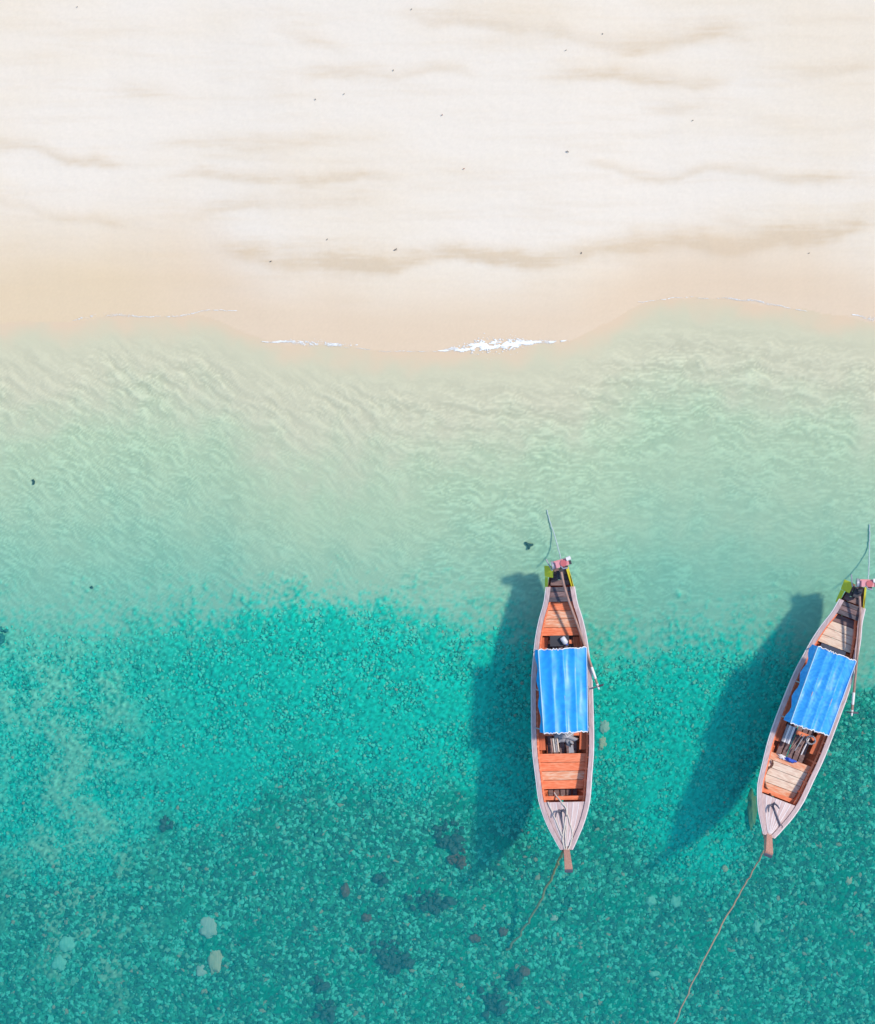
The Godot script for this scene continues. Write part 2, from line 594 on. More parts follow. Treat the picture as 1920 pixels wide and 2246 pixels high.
# ------------------------------------------------------------------ coral rubble that nobody could count
func build_rubble():
	var shapes := []
	for k in 3:
		var st := mb()
		lump(st, Vector3.ZERO, Vector3(1.0, 0.45, 0.85), 0.55, 3.0 * k + 1.0, 5)
		st.index()
		st.generate_normals()
		shapes.append(st.commit())
	var look := plain(Color.WHITE, 0.9)
	look.vertex_color_use_as_albedo = true
	var places := [[], [], []]
	var tints := [[], [], []]
	var tries := 285000
	for t in tries:
		var x := rng.randf_range(-24.0, 24.0)
		var z := rng.randf_range(2.2, 27.0)
		var r := rng.randf()
		var r2 := rng.randf()
		var r3 := rng.randf()
		var a := rng.randf() * TAU
		if r3 * 0.999 + 0.001 < maxf((absf(x) - 17.4) / 6.6, (z - 20.4) / 6.6) and r2 > 0.15:
			continue
		var edge := profile(REEF, x) + 0.35 * mid.get_noise_2d(x * 0.8, 40.0)
		var into := z - edge + 0.75 * mid.get_noise_2d(x, z)
		if into < 0.25 + 0.9 * r3:
			continue
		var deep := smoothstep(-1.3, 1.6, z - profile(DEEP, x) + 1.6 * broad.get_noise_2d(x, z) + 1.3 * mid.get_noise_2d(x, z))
		var dense := lerpf(0.38, 1.0, deep)
		if r > dense:
			continue
		var g := ground_height(x, z)
		var size := lerpf(0.028, 0.070, r2 * r2) * lerpf(0.85, 1.15, deep)
		var c := Color(0.012, 0.46, 0.335).lerp(Color(0.014, 0.26, 0.160), deep)  # the water's teal tint is put into the stone colours too
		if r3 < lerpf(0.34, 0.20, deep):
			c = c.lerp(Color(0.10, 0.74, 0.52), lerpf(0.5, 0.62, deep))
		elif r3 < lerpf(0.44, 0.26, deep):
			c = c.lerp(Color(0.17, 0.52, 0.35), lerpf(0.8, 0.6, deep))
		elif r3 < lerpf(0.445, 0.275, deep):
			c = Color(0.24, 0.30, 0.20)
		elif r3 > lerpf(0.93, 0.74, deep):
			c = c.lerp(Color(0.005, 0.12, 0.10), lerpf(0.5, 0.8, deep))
		else:
			c *= 0.55 + 0.9 * r / dense
		var b := Basis(Vector3.UP, a) * Basis(Vector3.RIGHT, rng.randf_range(-0.5, 0.5)) * Basis.from_scale(Vector3(size * (0.8 + r), size, size * (0.7 + 0.8 * r2)))
		var k := t % 3
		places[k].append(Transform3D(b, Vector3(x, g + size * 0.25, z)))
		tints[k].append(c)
	for k in 3:
		var mm := MultiMesh.new()
		mm.transform_format = MultiMesh.TRANSFORM_3D
		mm.use_colors = true
		mm.mesh = shapes[k]
		mm.instance_count = places[k].size()
		for i in places[k].size():
			mm.set_instance_transform(i, places[k][i])
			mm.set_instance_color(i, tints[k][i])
		var o := MultiMeshInstance3D.new()
		o.name = numbered("coral_rubble")
		o.multimesh = mm
		o.material_override = look
		add_child(o)
		tag(o, "brown coral rubble with the turquoise water tint put into its colour, strewn over the deeper sea floor", "coral rubble", "coral rubble on the sea floor", "stuff")


# ------------------------------------------------------------------ the longtail boats
const HALF := [-5.5, 0.25, -5.1, 0.40, -4.73, 0.47, -4.15, 0.56, -3.65, 0.717, -3.0, 0.858, -2.5, 0.933, -1.5, 1.04, -0.5, 1.066, 0.485, 1.073, 1.3, 1.048, 2.12, 0.965, 2.93, 0.882, 3.41, 0.75, 3.88, 0.567, 4.34, 0.328, 4.66, 0.15]
const SHEER := [-5.5, 0.80, -4.6, 0.90, -2.5, 0.78, 0.0, 0.70, 1.5, 0.78, 3.0, 1.0, 4.0, 1.40, 4.66, 1.82]
const KEEL := [-5.5, 0.30, -4.5, -0.15, -3.0, -0.35, 2.5, -0.35, 4.0, -0.05, 4.66, 0.80]

var ls := 1.0                                             # length and width of the boat in hand, against the first one
var ws := 1.0


func half(s: float) -> float:
	return profile(HALF, s) * ws


func half_at(s: float, y: float) -> float:                # inside of the hull at height y
	var k := profile(KEEL, s)
	var t := clampf((y - k) / (profile(SHEER, s) - k), 0.02, 1.0)
	return maxf(half(s) * pow(t, 0.3) - 0.07, 0.02)


func hp(x: float, y: float, s: float) -> Vector3:
	return Vector3(x, y, s * ls)


func hull_shell(inside: bool) -> SurfaceTool:
	var st := mb()
	var n := 44
	var rows := 8
	var lo := -5.5 if not inside else -4.8
	var hi := 4.66 if not inside else 4.4
	for side in [-1.0, 1.0]:
		var grid := []
		for i in n + 1:
			var s := lerpf(lo, hi, float(i) / n)
			var k := profile(KEEL, s)
			var g := profile(SHEER, s)
			var row := []
			for j in rows + 1:
				var t := float(j) / rows
				var w := half(s) * pow(maxf(t, 0.0005), 0.3)
				var y := lerpf(k, g, t)
				if inside:
					w = maxf(w - 0.05, 0.0)
					y += 0.05 * (1.0 - t)
				row.append(hp(side * w, y, s))
			grid.append(row)
		for i in n:
			for j in rows:
				if (side > 0) != inside:
					quad(st, grid[i][j], grid[i][j + 1], grid[i + 1][j + 1], grid[i + 1][j], 1)
				else:
					quad(st, grid[i][j], grid[i + 1][j], grid[i + 1][j + 1], grid[i][j + 1], 1)
	return st


func edge_strip(side: float, from_s: float, to_s: float, out_off: float, in_off: float, top: float, low: float) -> SurfaceTool:   # a moulding that follows the hull's upper edge
	var st := mb()
	var n := 40
	var ring := []
	for i in n + 1:
		var s := lerpf(from_s, to_s, float(i) / n)
		var w := half(s)
		var g := profile(SHEER, s)
		var a := side * (w + out_off)
		var b := side * maxf(w - in_off, 0.0)
		ring.append([hp(a, g + top, s), hp(b, g + top, s), hp(b, g + low, s), hp(a, g + low, s)])
	for i in n:
		for k in 4:
			var l := (k + 1) % 4
			if side > 0:
				quad(st, ring[i][l], ring[i][k], ring[i + 1][k], ring[i + 1][l], -1)
			else:
				quad(st, ring[i][k], ring[i][l], ring[i + 1][l], ring[i + 1][k], -1)
	quad(st, ring[0][0], ring[0][1], ring[0][2], ring[0][3])
	quad(st, ring[n][3], ring[n][2], ring[n][1], ring[n][0])
	return st


func cross_planks(boat: Node3D, called: String, from_s: float, to_s: float, y: float, count: int, mats: Array):
	var step := (to_s - from_s) / count
	for i in count:
		var a := from_s + i * step + 0.008
		var b := from_s + (i + 1) * step - 0.008
		var st := mb()
		var lift := rng.randf_range(-0.006, 0.006)
		var wa := half_at(a, y)
		var wb := half_at(b, y)
		slab(st, hp(-wa, y + lift, a), hp(wa, y + lift, a), hp(wb, y + lift, b), hp(-wb, y + lift, b), 0.03)
		put(called, st, mats[i % mats.size()], boat)


func make_engine(boat: Node3D, at: Vector3, turn: float, pole: Array, prop_turn: float):
	var e := Node3D.new()
	e.name = "engine"
	boat.add_child(e, true)
	e.position = at
	e.rotation.y = turn
	var st := mb()
	box(st, Vector3(0, 0.0, 0.0), Vector3(0.52, 0.26, 0.26))
	box(st, Vector3(-0.12, 0.16, 0.02), Vector3(0.20, 0.12, 0.22))
	put("crankcase", st, M.pink, e)
	st = mb()
	tube(st, [Vector3(0.06, 0.17, 0.02), Vector3(0.06, 0.26, 0.02)], 0.12, 12)
	put("air_filter", st, M.red, e)
	st = mb()
	tube(st, [Vector3(-0.36, -0.02, 0.0), Vector3(-0.27, -0.02, 0.0)], 0.16, 14)
	put("flywheel", st, M.steel, e)
	st = mb()
	tube(st, [Vector3(0.20, 0.20, -0.09), Vector3(0.36, 0.22, -0.11)], 0.075, 10)
	put("fuel_tank", st, M.white, e)
	st = mb()
	box(st, Vector3(0.30, 0.02, 0.06), Vector3(0.10, 0.18, 0.14))
	box(st, Vector3(0.12, -0.06, 0.17), Vector3(0.16, 0.12, 0.08))
	put("gearbox", st, M.black, e)
	st = mb()
	tube(st, [Vector3(-0.05, 0.22, 0.1), Vector3(0.0, 0.30, 0.2), Vector3(0.16, 0.30, 0.22)], 0.03, 6)
	put("exhaust_pipe", st, M.steel, e)
	st = mb()
	box(st, hp(0.0, 0.98, -5.18), Vector3(0.26, 0.34, 0.30))
	box(st, hp(0.02, 1.20, -5.30), Vector3(0.14, 0.22, 0.18))
	put("engine_mount", st, M.black, boat)
	st = mb()
	tube(st, curve([hp(-0.30, 1.30, -5.35), hp(-0.40, 1.38, -5.52), hp(-0.52, 1.45, -5.76)], 3), 0.025, 6)
	put("tiller_handle", st, M.steel, boat)
	var t := put("propeller_shaft", pipe(pole, 0.045), M.pole, boat)
	var tip: Vector3 = pole[-1]
	var way: Vector3 = (pole[-1] - pole[-2]).normalized()
	st = mb()
	tube(st, [tip - way * 0.75, tip - way * 0.30], 0.050, 8)
	put("shaft_sleeve", st, M.white, t)
	var p := Node3D.new()
	p.name = "propeller"
	boat.add_child(p, true)
	p.position = tip
	st = mb()
	tube(st, [-way * 0.10, way * 0.12], [0.05, 0.03], 8)
	put("hub", st, M.white, p)
	for k in 3:
		var a := TAU * k / 3 + prop_turn
		var r := way.cross(Vector3.UP).normalized()
		var dir := r * cos(a) + Vector3.UP * sin(a)
		st = mb()
		bar(st, dir * 0.03, dir * 0.24, 0.09, 0.02, (way + dir.cross(way) * 0.6).normalized())
		put("blade", st, M.iron, p)


func pipe(pts: Array, r: float) -> SurfaceTool:
	var st := mb()
	tube(st, curve(pts, 4), r, 7)
	return st


func canopy_point(c: Array, u: float, v: float, top: float) -> Vector3:      # u across -1..1, v from the stern end 0 to the bow end 1; c: [left stern, right stern, left bow, right bow] as x, s pairs
	var f := (u + 1) / 2
	var x := lerpf(lerpf(c[0], c[2], f), lerpf(c[4], c[6], f), v)
	var s := lerpf(lerpf(c[1], c[3], f), lerpf(c[5], c[7], f), v)
	var in_panel := fposmod((u + 1) * 2.0, 1.0)
	var sag := 0.085 * 4.0 * in_panel * (1.0 - in_panel)
	var y := top - 0.14 * u * u - 0.02 * u - sag * (0.75 + 0.25 * sin(v * 9.0 + u * 5.0)) + 0.035 * mid.get_noise_2d(x * 2.2, s * 1.3 + top * 50.0)
	y -= 0.05 * sin(PI * v) * 0.6
	return hp(x, y, s)


func make_canopy(boat: Node3D, c: Array, top: float, drape: float, seams: Array):
	var st := mb()
	var nu := 32
	var nv := 16
	var grid := []
	for j in nv + 1:
		var row := []
		for i in nu + 1:
			var q := canopy_point(c, -1 + 2.0 * i / nu, float(j) / nv, top)
			for k in seams:
				q.y += 0.03 * exp(-pow((float(j) / nv - k) * 22.0, 2.0)) - 0.02 * exp(-pow((float(j) / nv - k - 0.05) * 22.0, 2.0))
			row.append(q)
		grid.append(row)
	for j in nv:
		for i in nu:
			quad(st, grid[j][i], grid[j][i + 1], grid[j + 1][i + 1], grid[j + 1][i], 1)
	var roof := put("canopy", st, M.tarp_faded if seams.size() else M.tarp, boat, true)
	st = mb()
	for j in nv:
		var a: Vector3 = grid[j][0]
		var b: Vector3 = grid[j + 1][0]
		var da := Vector3(-drape * (0.8 + 0.3 * sin(j * 1.3)), -0.34, 0)
		var db := Vector3(-drape * (0.8 + 0.3 * sin((j + 1) * 1.3)), -0.34, 0)
		quad(st, a, b, b + db, a + da, 1)
	put("side_flap", st, M.tarp_faded if seams.size() else M.tarp, roof)
	for end in [0, nv]:
		var pts := []
		for i in nu + 1:
			pts.append(grid[end][i] + Vector3(0, 0.012, 0.05 * fine.get_noise_2d(i * 0.45, top * 9.0 + end) + 0.05 * mid.get_noise_2d(i * 0.9, end)))
		st = mb()
		tube(st, pts, 0.022, 5)
		put("hem", st, M.white, roof)
	for i in [0, nu]:
		var pts := []
		for j in nv + 1:
			pts.append(grid[j][i] + Vector3(0, 0.012, 0))
		st = mb()
		tube(st, pts, 0.02, 5)
		put("hem", st, M.tarp_edge, roof)
	for k in 5:
		var pts := []
		for j in 7:
			pts.append(canopy_point(c, -1 + 0.5 * k, j / 6.0, top) - Vector3(0, 0.03, 0))
		st = mb()
		tube(st, pts, 0.022, 6)
		put("canopy_rod", st, M.steel, roof)
	for v in [0.03, 0.5, 0.97]:
		for u in [-0.97, 0.97]:
			var q := canopy_point(c, u, v, top)
			var s := q.z / ls
			var foot := hp(signf(u) * (half(s) - 0.10), profile(SHEER, s), s)
			st = mb()
			tube(st, [foot, q - Vector3(0, 0.05, 0)], 0.028, 6)
			put("canopy_post", st, M.steel, boat)


func make_boat(at: Vector3, turn: float, label: String, floor_mats: Array, rear_mats: Array, bow_floor: Array, deck_from: float) -> Node3D:
	var boat := thing("longtail_boat", at, turn)
	tag(boat, label, "boat", "longtail boats moored off the beach")
	put("hull", hull_shell(false), M.hull, boat)
	put("inner_hull", hull_shell(true), M.inside, boat)
	for side in [-1.0, 1.0]:
		put("gunwale", edge_strip(side, -4.75, 4.62, 0.03, 0.115, 0.04, -0.03), M.rail, boat)
		put("rub_rail", edge_strip(side, -4.75, 4.62, 0.065, -0.032, 0.02, -0.06), M.trim, boat)
		put("stringer", edge_strip(side, -4.5, 3.2, -0.14, 0.20, -0.16, -0.24), M.orange, boat)
	var s := -4.0
	while s < 3.0:
		for side in [-1.0, 1.0]:
			var pts := []
			for k in 5:
				var y := lerpf(0.0, profile(SHEER, s) - 0.06, k / 4.0)
				pts.append(hp(side * (half_at(s, y) - 0.0), y, s))
			var st := mb()
			for k in 4:
				bar(st, pts[k], pts[k + 1], 0.06, 0.05, Vector3(side, 0, 0))
			put("rib", st, M.orange, boat)
		s += 0.42
	# bilge boards low in the hull
	for k in [-2, -1, 0, 1, 2]:
		var st := mb()
		bar(st, hp(k * 0.22 * ws, 0.10, -2.95), hp(k * 0.22 * ws, 0.10, 2.9), 0.17, 0.03)
		put("bilge_board", st, M.stern_wood, boat)
	cross_planks(boat, "floor_plank", -4.18, -2.95, 0.46, 4, rear_mats)
	cross_planks(boat, "floor_plank", bow_floor[0], bow_floor[1], 0.42, bow_floor[2], floor_mats)
	for q in [[-2.72, 0.30], [0.62, 0.34], [deck_from - 0.1, 0.62]]:
		var w := half_at(q[0], q[1])
		var st := mb()
		bar(st, hp(-w, q[1], q[0]), hp(w, q[1], q[0]), 0.14, 0.06)
		put("crossbeam", st, M.orange, boat)
	# side benches under the canopy
	for side in [-1.0, 1.0]:
		var st := mb()
		for k in 8:
			var a := lerpf(-2.9, 1.2, k / 8.0)
			var b := lerpf(-2.9, 1.2, (k + 1) / 8.0)
			var wa := half_at(a, 0.40)
			var wb := half_at(b, 0.40)
			if side > 0:
				slab(st, hp(wa - 0.26, 0.40, a), hp(wa, 0.40, a), hp(wb, 0.40, b), hp(wb - 0.26, 0.40, b), 0.03)
			else:
				slab(st, hp(-wa, 0.40, a), hp(0.26 - wa, 0.40, a), hp(0.26 - wb, 0.40, b), hp(-wb, 0.40, b), 0.03)
		put("side_bench", st, M.inside, boat)
	# bow deck of long boards with pale caulking between
	var n := 7
	for k in n:
		var st := mb()
		var cells := 8
		for i in cells:
			var a := lerpf(deck_from, 4.58, float(i) / cells)
			var b := lerpf(deck_from, 4.58, float(i + 1) / cells)
			var q := []
			for s2 in [a, b]:
				var w := maxf(half(s2) - 0.125, 0.02)
				for f in [float(k) / n, float(k + 1) / n]:
					var x: float = (2.0 * f - 1.0) * w
					q.append(hp(x, profile(SHEER, s2) + 0.02 - 0.04 * pow(2 * f - 1, 2), s2))
			slab(st, q[0], q[1], q[3], q[2], 0.03)
		put("deck_plank", st, M.deck if k % 2 == 0 else M.deck_b, boat)
	for k in range(1, n):
		var pts := []
		for i in 9:
			var s2 := lerpf(deck_from + 0.02, 4.5, i / 8.0)
			var f := 2.0 * k / n - 1.0
			pts.append(hp(f * maxf(half(s2) - 0.125, 0.02), profile(SHEER, s2) + 0.024 - 0.04 * f * f, s2))
		var st := mb()
		for i in 8:
			bar(st, pts[i], pts[i + 1], 0.022, 0.012)
		put("caulking", st, M.trim, boat)
	# stern: dark thwarts, counter boards and the two lime boards
	cross_planks(boat, "stern_plank", -4.74, -4.20, 0.80, 3, [M.dark, M.stern_wood])
	cross_planks(boat, "stern_plank", -5.42, -4.78, 0.66, 3, [M.stern_wood, M.dark])
	var st := mb()
	slab(st, hp(-0.56, 0.78, -5.52), hp(-0.24, 1.0, -5.50), hp(-0.26, 1.0, -5.08), hp(-0.55, 0.74, -5.12), 0.03)
	put("stern_board", st, M.lime, boat)
	st = mb()
	slab(st, hp(-0.54, 0.70, -5.10), hp(-0.44, 0.92, -5.10), hp(-0.46, 0.92, -4.62), hp(-0.55, 0.62, -4.60), 0.03)
	put("stern_board", st, M.lime, boat)
	st = mb()
	slab(st, hp(0.18, 0.98, -5.52), hp(0.30, 0.76, -5.52), hp(0.53, 0.70, -4.66), hp(0.42, 0.95, -4.66), 0.03)
	put("stern_board", st, M.yellow, boat)
	# the raised stem
	st = mb()
	var stem := curve([hp(0, 0.75, 4.52), hp(0, 1.55, 4.62), hp(0, 2.20, 4.86), hp(0, 2.90, 5.16)], 5)
	for i in stem.size() - 1:
		var t := float(i) / (stem.size() - 1)
		bar(st, stem[i], stem[i + 1] + (stem[i + 1] - stem[i]) * 0.04, lerpf(0.19, 0.285, t * t), lerpf(0.30, 0.20, t), Vector3(0, 0.4, 1))
	var prow := put("prow", st, M.prow, boat)
	st = mb()
	bar(st, stem[-1] + Vector3(0, 0.004, 0.02), stem[-1] + Vector3(0, 0.035, 0.05), 0.29, 0.13, Vector3(0, 0.4, 1))
	put("prow_cap", st, M.iron, prow)
	return boat


func in_boat(boat: Node3D, x: float, y: float, s: float) -> Vector3:
	return boat.transform * hp(x, y, s)


func anchor(boat: Node3D, head: Vector3, foot: Vector3, label: String):
	var o := thing("anchor", boat.transform * head)
	tag(o, label, "anchor", "anchors on the bow decks")
	var shank: Vector3 = boat.transform * foot - o.position
	var way := shank.normalized()
	var st := mb()
	tube(st, [Vector3.ZERO, shank], 0.034, 7)
	put("shank", st, M.iron, o)
	var r := way.cross(Vector3.UP).normalized()
	for k in 4:
		var a := TAU * k / 4 + 0.6
		var dir := r * cos(a) + Vector3.UP * sin(a)
		st = mb()
		tube(st, curve([Vector3.ZERO, dir * 0.13 - way * 0.05, dir * 0.24 + way * 0.04, dir * 0.28 + way * 0.16], 3), [0.04, 0.04, 0.038, 0.036, 0.034, 0.032, 0.03, 0.026, 0.022, 0.014], 6)
		put("fluke", st, M.iron, o)
	st = mb()
	var ring := []
	for k in 11:
		ring.append(shank + r * 0.06 * cos(TAU * k / 10) + way * (0.05 + 0.06 * sin(TAU * k / 10)))
	tube(st, ring, 0.012, 5)
	put("ring", st, M.iron, o)


func rope(called: String, pts: Array, r: float, m: Material, label: String, group := "", wobble := 0.02):
	var c := curve(pts, 8)
	for i in c.size():
		c[i] += Vector3(fine.get_noise_2d(i * 0.37, 1.0), 0.0, fine.get_noise_2d(i * 0.37, 9.0)) * wobble
	var st := mb()
	tube(st, c, r, 6)
	tag(put(called, st, m), label, "rope", group)


func build_boats():
	ls = 1.0
	ws = 1.0
	var a := make_boat(Vector3(4.527, 0, 7.45), deg_to_rad(1.05), "longtail boat with bright orange floorboards, bow pointing straight down the picture", [M.orange, M.orange, M.orange_worn, M.orange], [M.orange, M.orange_worn, M.orange_worn, M.orange], [1.33, 2.62, 4], 3.02)
	make_canopy(a, [-0.88, -2.54, 0.84, -2.60, -0.735, 0.44, 0.84, 0.40], 1.98, 0.12, [])
	make_engine(a, hp(0.02, 1.45, -5.62), 0.25, [hp(0.02, 1.34, -5.30), hp(0.20, 1.24, -4.5), hp(0.74, 1.02, -2.9), hp(1.30, 0.80, -1.12)], 0.4)
	ls = 0.945
	ws = 0.96
	var b := make_boat(Vector3(13.40, 0, 7.51), deg_to_rad(-20.9), "longtail boat with bleached pale floorboards, slanting at the right edge", [M.orange_worn, M.pale, M.pale, M.pale, M.orange_worn], [M.stern_wood, M.pale, M.pale, M.pale], [1.66, 3.12, 5], 3.24)
	make_canopy(b, [-0.79, -2.75, 0.68, -2.74, -0.73, 0.32, 0.72, 0.25], 1.98, 0.20, [0.5])
	make_engine(b, hp(0.10, 1.45, -5.66), 0.34, [hp(0.06, 1.34, -5.1), hp(0.40, 1.16, -4.3), hp(0.86, 0.98, -2.8), hp(1.42, 0.74, -0.85)], 1.2)
	# what lies in the first boat
	ls = 1.0
	ws = 1.0
	var o := thing("storage_box", in_boat(a, -0.05, 0.36, -2.78), a.rotation.y)
	tag(o, "dark navy storage box behind the canopy of the orange-floored boat", "box")
	var st := mb()
	box(st, Vector3(0, 0.14, 0), Vector3(0.66, 0.28, 0.36))
	put("crate_body", st, M.navy, o)
	st = mb()
	box(st, Vector3(0, 0.295, 0), Vector3(0.69, 0.03, 0.39))
	put("lid", st, M.black, o)
	o = thing("jug", in_boat(a, 0.12, 0.68, -2.78), 0.6)
	tag(o, "white plastic jug lying on the navy box", "jug")
	st = mb()
	tube(st, [Vector3(0, 0.1, -0.16), Vector3(0, 0.1, -0.13), Vector3(0, 0.1, 0.08), Vector3(0, 0.1, 0.13)], [0.07, 0.10, 0.10, 0.05], 12)
	put("jug_body", st, M.jug, o, false)
	st = mb()
	tube(st, [Vector3(0, 0.1, 0.13), Vector3(0, 0.1, 0.18)], 0.032, 8)
	put("cap", st, M.blue_cloth, o)
	o = thing("folded_awning", in_boat(a, 0.02, 0.46, 0.66), a.rotation.y)
	tag(o, "crumpled dark grey awning stowed before the straight boat's canopy", "awning")
	st = mb()
	lump(st, Vector3(0, 0.06, 0), Vector3(0.34, 0.10, 0.22), 0.9, 51.0, 9)
	lump(st, Vector3(0.26, 0.02, 0.12), Vector3(0.16, 0.08, 0.24), 0.9, 57.0, 8)
	put("cloth", st, M.grey, o)
	st = mb()
	tube(st, [Vector3(-0.02, 0.20, -0.20), Vector3(0.14, 0.19, 0.06), Vector3(0.44, 0.14, -0.12)], 0.016, 5)
	put("cord", st, M.white, o)
	o = thing("pole_bundle", in_boat(a, -0.28, 0.50, 1.02), a.rotation.y + 0.05)
	tag(o, "short bundle of weathered poles beside the crumpled grey awning", "poles")
	for k in 4:
		st = mb()
		tube(st, [Vector3(-0.13 + 0.075 * k, 0.03 * (k % 2), -0.26), Vector3(-0.10 + 0.075 * k, 0.02, 0.25)], 0.03, 6)
		put("pole", st, [M.pole, M.rope, M.grey, M.pale][k], o)
	o = thing("paddle", in_boat(a, 0.30, 0.44, 0.98), a.rotation.y + 0.06)
	tag(o, "dull blue-grey paddle lying in the straight boat's bilge", "paddle")
	st = mb()
	tube(st, [Vector3(0, 0, -0.5), Vector3(0, 0, 0.1)], 0.022, 6)
	put("handle", st, M.steel, o)
	st = mb()
	slab(st, Vector3(-0.08, 0.01, 0.05), Vector3(0.08, 0.01, 0.05), Vector3(0.09, 0.01, 0.33), Vector3(-0.09, 0.01, 0.33), 0.02)
	put("blade", st, M.grey, o)
	anchor(a, hp(-0.14, 1.22, 3.34), hp(-0.09, 1.36, 3.95), "dark iron anchor on the straight boat's bow deck")
	rope("deck_rope", [in_boat(a, -0.34, 0.55, 2.74), in_boat(a, -0.10, 1.04, 3.05), in_boat(a, 0.06, 1.16, 3.28), in_boat(a, -0.02, 1.34, 3.75), in_boat(a, -0.12, 1.66, 4.30), in_boat(a, -0.06, 1.88, 4.62)], 0.026, M.rope, "pale rope running from the dark hold over the straight boat's bow deck")
	rope("deck_rope", [in_boat(a, 0.06, 1.17, 3.30), in_boat(a, 0.16, 1.32, 3.72), in_boat(a, 0.24, 1.50, 4.12), in_boat(a, 0.12, 1.80, 4.48), in_boat(a, 0.0, 1.90, 4.62), in_boat(a, -0.02, 1.62, 4.2), in_boat(a, 0.02, 1.38, 3.8)], 0.022, M.rope, "pale rope looped to the stem right of the straight boat's anchor")
	rope("deck_rope", [in_boat(a, -0.60, 1.04, 3.00), in_boat(a, -0.42, 1.20, 3.45), in_boat(a, -0.22, 1.42, 3.95), in_boat(a, -0.14, 1.56, 4.15)], 0.022, M.rope, "pale rope along the left edge of the straight boat's bow deck")
	# what lies in the second boat
	ls = 0.945
	ws = 0.96
	o = thing("rolled_mat", in_boat(b, -0.34, 0.46, 0.78), b.rotation.y)
	tag(o, "grey and white rolled mats stowed before the slanting boat's canopy", "mats")
	for k in 5:
		st = mb()
		tube(st, [Vector3(-0.2 + 0.08 * k, 0.06 + 0.04 * (k % 2), -0.30), Vector3(-0.2 + 0.08 * k, 0.05, 0.34)], 0.045, 8)
		put("roll", st, [M.grey, M.white, M.steel, M.white, M.navy][k], o)
	o = thing("pole_bundle", in_boat(b, 0.10, 0.46, 1.0), b.rotation.y - 0.2)
	tag(o, "loose weathered sticks beside the grey and white rolled mats", "poles")
	for k in 4:
		st = mb()
		tube(st, [Vector3(-0.12 + 0.1 * k, 0.05, -0.36), Vector3(-0.16 + 0.14 * k, 0.02, 0.30)], 0.024, 6)
		put("stick", st, [M.pole, M.grey, M.pole, M.white][k], o)
	var coil := []
	for k in 40:
		coil.append(in_boat(b, 0.42 + (0.17 + 0.02 * sin(k * 1.7)) * cos(k * 0.62), 0.48 + 0.003 * k, 0.70 + (0.15 + 0.02 * sin(k)) * sin(k * 0.62)))
	st = mb()
	tube(st, coil, 0.02, 5)
	tag(put("rope_coil", st, M.grey), "coiled grey rope at the front right corner of the slanting boat's canopy", "rope")
	st = mb()
	lump(st, in_boat(b, -0.02, 0.46, 1.72), Vector3(0.20, 0.05, 0.06), 1.0, 71.0, 8, b.rotation.y)
	tag(put("cloth", st, M.blue_cloth), "crumpled bright blue cloth on the slanting boat's first floorboard", "cloth")
	st = mb()
	lump(st, in_boat(b, -0.30, 0.46, 1.72), Vector3(0.12, 0.03, 0.06), 1.0, 77.0, 8, b.rotation.y)
	tag(put("cloth", st, M.white), "crumpled white cloth left of the blue cloth", "cloth")
	st = mb()
	box(st, Vector3(0, 0.13, 0), Vector3(0.95, 0.26, 0.26))
	o = put("storage_box", st, M.navy)
	o.position = in_boat(b, 0.0, 0.34, -2.80)
	o.rotation.y = b.rotation.y
	tag(o, "black box behind the canopy of the pale-floored slanting boat", "box")
	rope("floor_rope", [in_boat(b, -0.62, 0.52, 1.95), in_boat(b, -0.54, 0.48, 2.15), in_boat(b, -0.66, 0.48, 2.4), in_boat(b, -0.62, 0.48, 2.8), in_boat(b, -0.36, 0.52, 3.12), in_boat(b, -0.18, 1.08, 3.30)], 0.032, M.brown_rope, "dark brown rope snaking over the slanting boat's pale floor")
	anchor(b, hp(-0.16, 1.24, 3.52), hp(0.30, 1.52, 4.10), "dark iron anchor on the slanting boat's bow deck")
	# mooring ropes
	rope("mooring_rope", [Vector3(4.492, 1.6, 12.136), Vector3(4.395, 0.7, 12.638), Vector3(4.247, -0.25, 13.241), Vector3(3.806, -1.2, 14.413), Vector3(3.244, -1.95, 15.571), Vector3(2.612, -2.48, 16.53)], 0.045, M.weedy_rope, "weedy brown mooring rope sinking from the straight boat's bow", "bow mooring ropes", 0.10)
	rope("mooring_rope", [Vector3(11.693, 1.5, 12.151), Vector3(11.482, 0.7, 12.919), Vector3(10.984, 0.12, 14.012), Vector3(10.186, -0.15, 15.562), Vector3(9.38, -0.4, 17.286), Vector3(8.72, -0.8, 18.971), Vector3(8.19, -1.9, 20.765), Vector3(8.002, -2.6, 21.975)], 0.030, M.old_rope, "long pale brown mooring rope stretching from the slanting boat's bow", "bow mooring ropes", 0.06)
	rope("mooring_rope", [Vector3(4.494, 0.4, 1.741), Vector3(4.444, -0.2, 1.42), Vector3(4.292, -0.48, 0.822), Vector3(4.126, -0.5, 0.319), Vector3(4.024, -0.47, -0.084)], 0.020, M.rope_blue, "thin white stern rope reaching towards the beach from the straight boat", "stern mooring ropes", 0.02)
	rope("mooring_rope", [Vector3(15.655, 0.4, 2.504), Vector3(15.806, -0.2, 2.122), Vector3(15.914, -0.66, 1.462), Vector3(15.934, -0.68, 0.958), Vector3(15.922, -0.62, 0.453)], 0.022, M.rope_blue, "thin white stern rope reaching towards the beach at the right edge", "stern mooring ropes", 0.02)


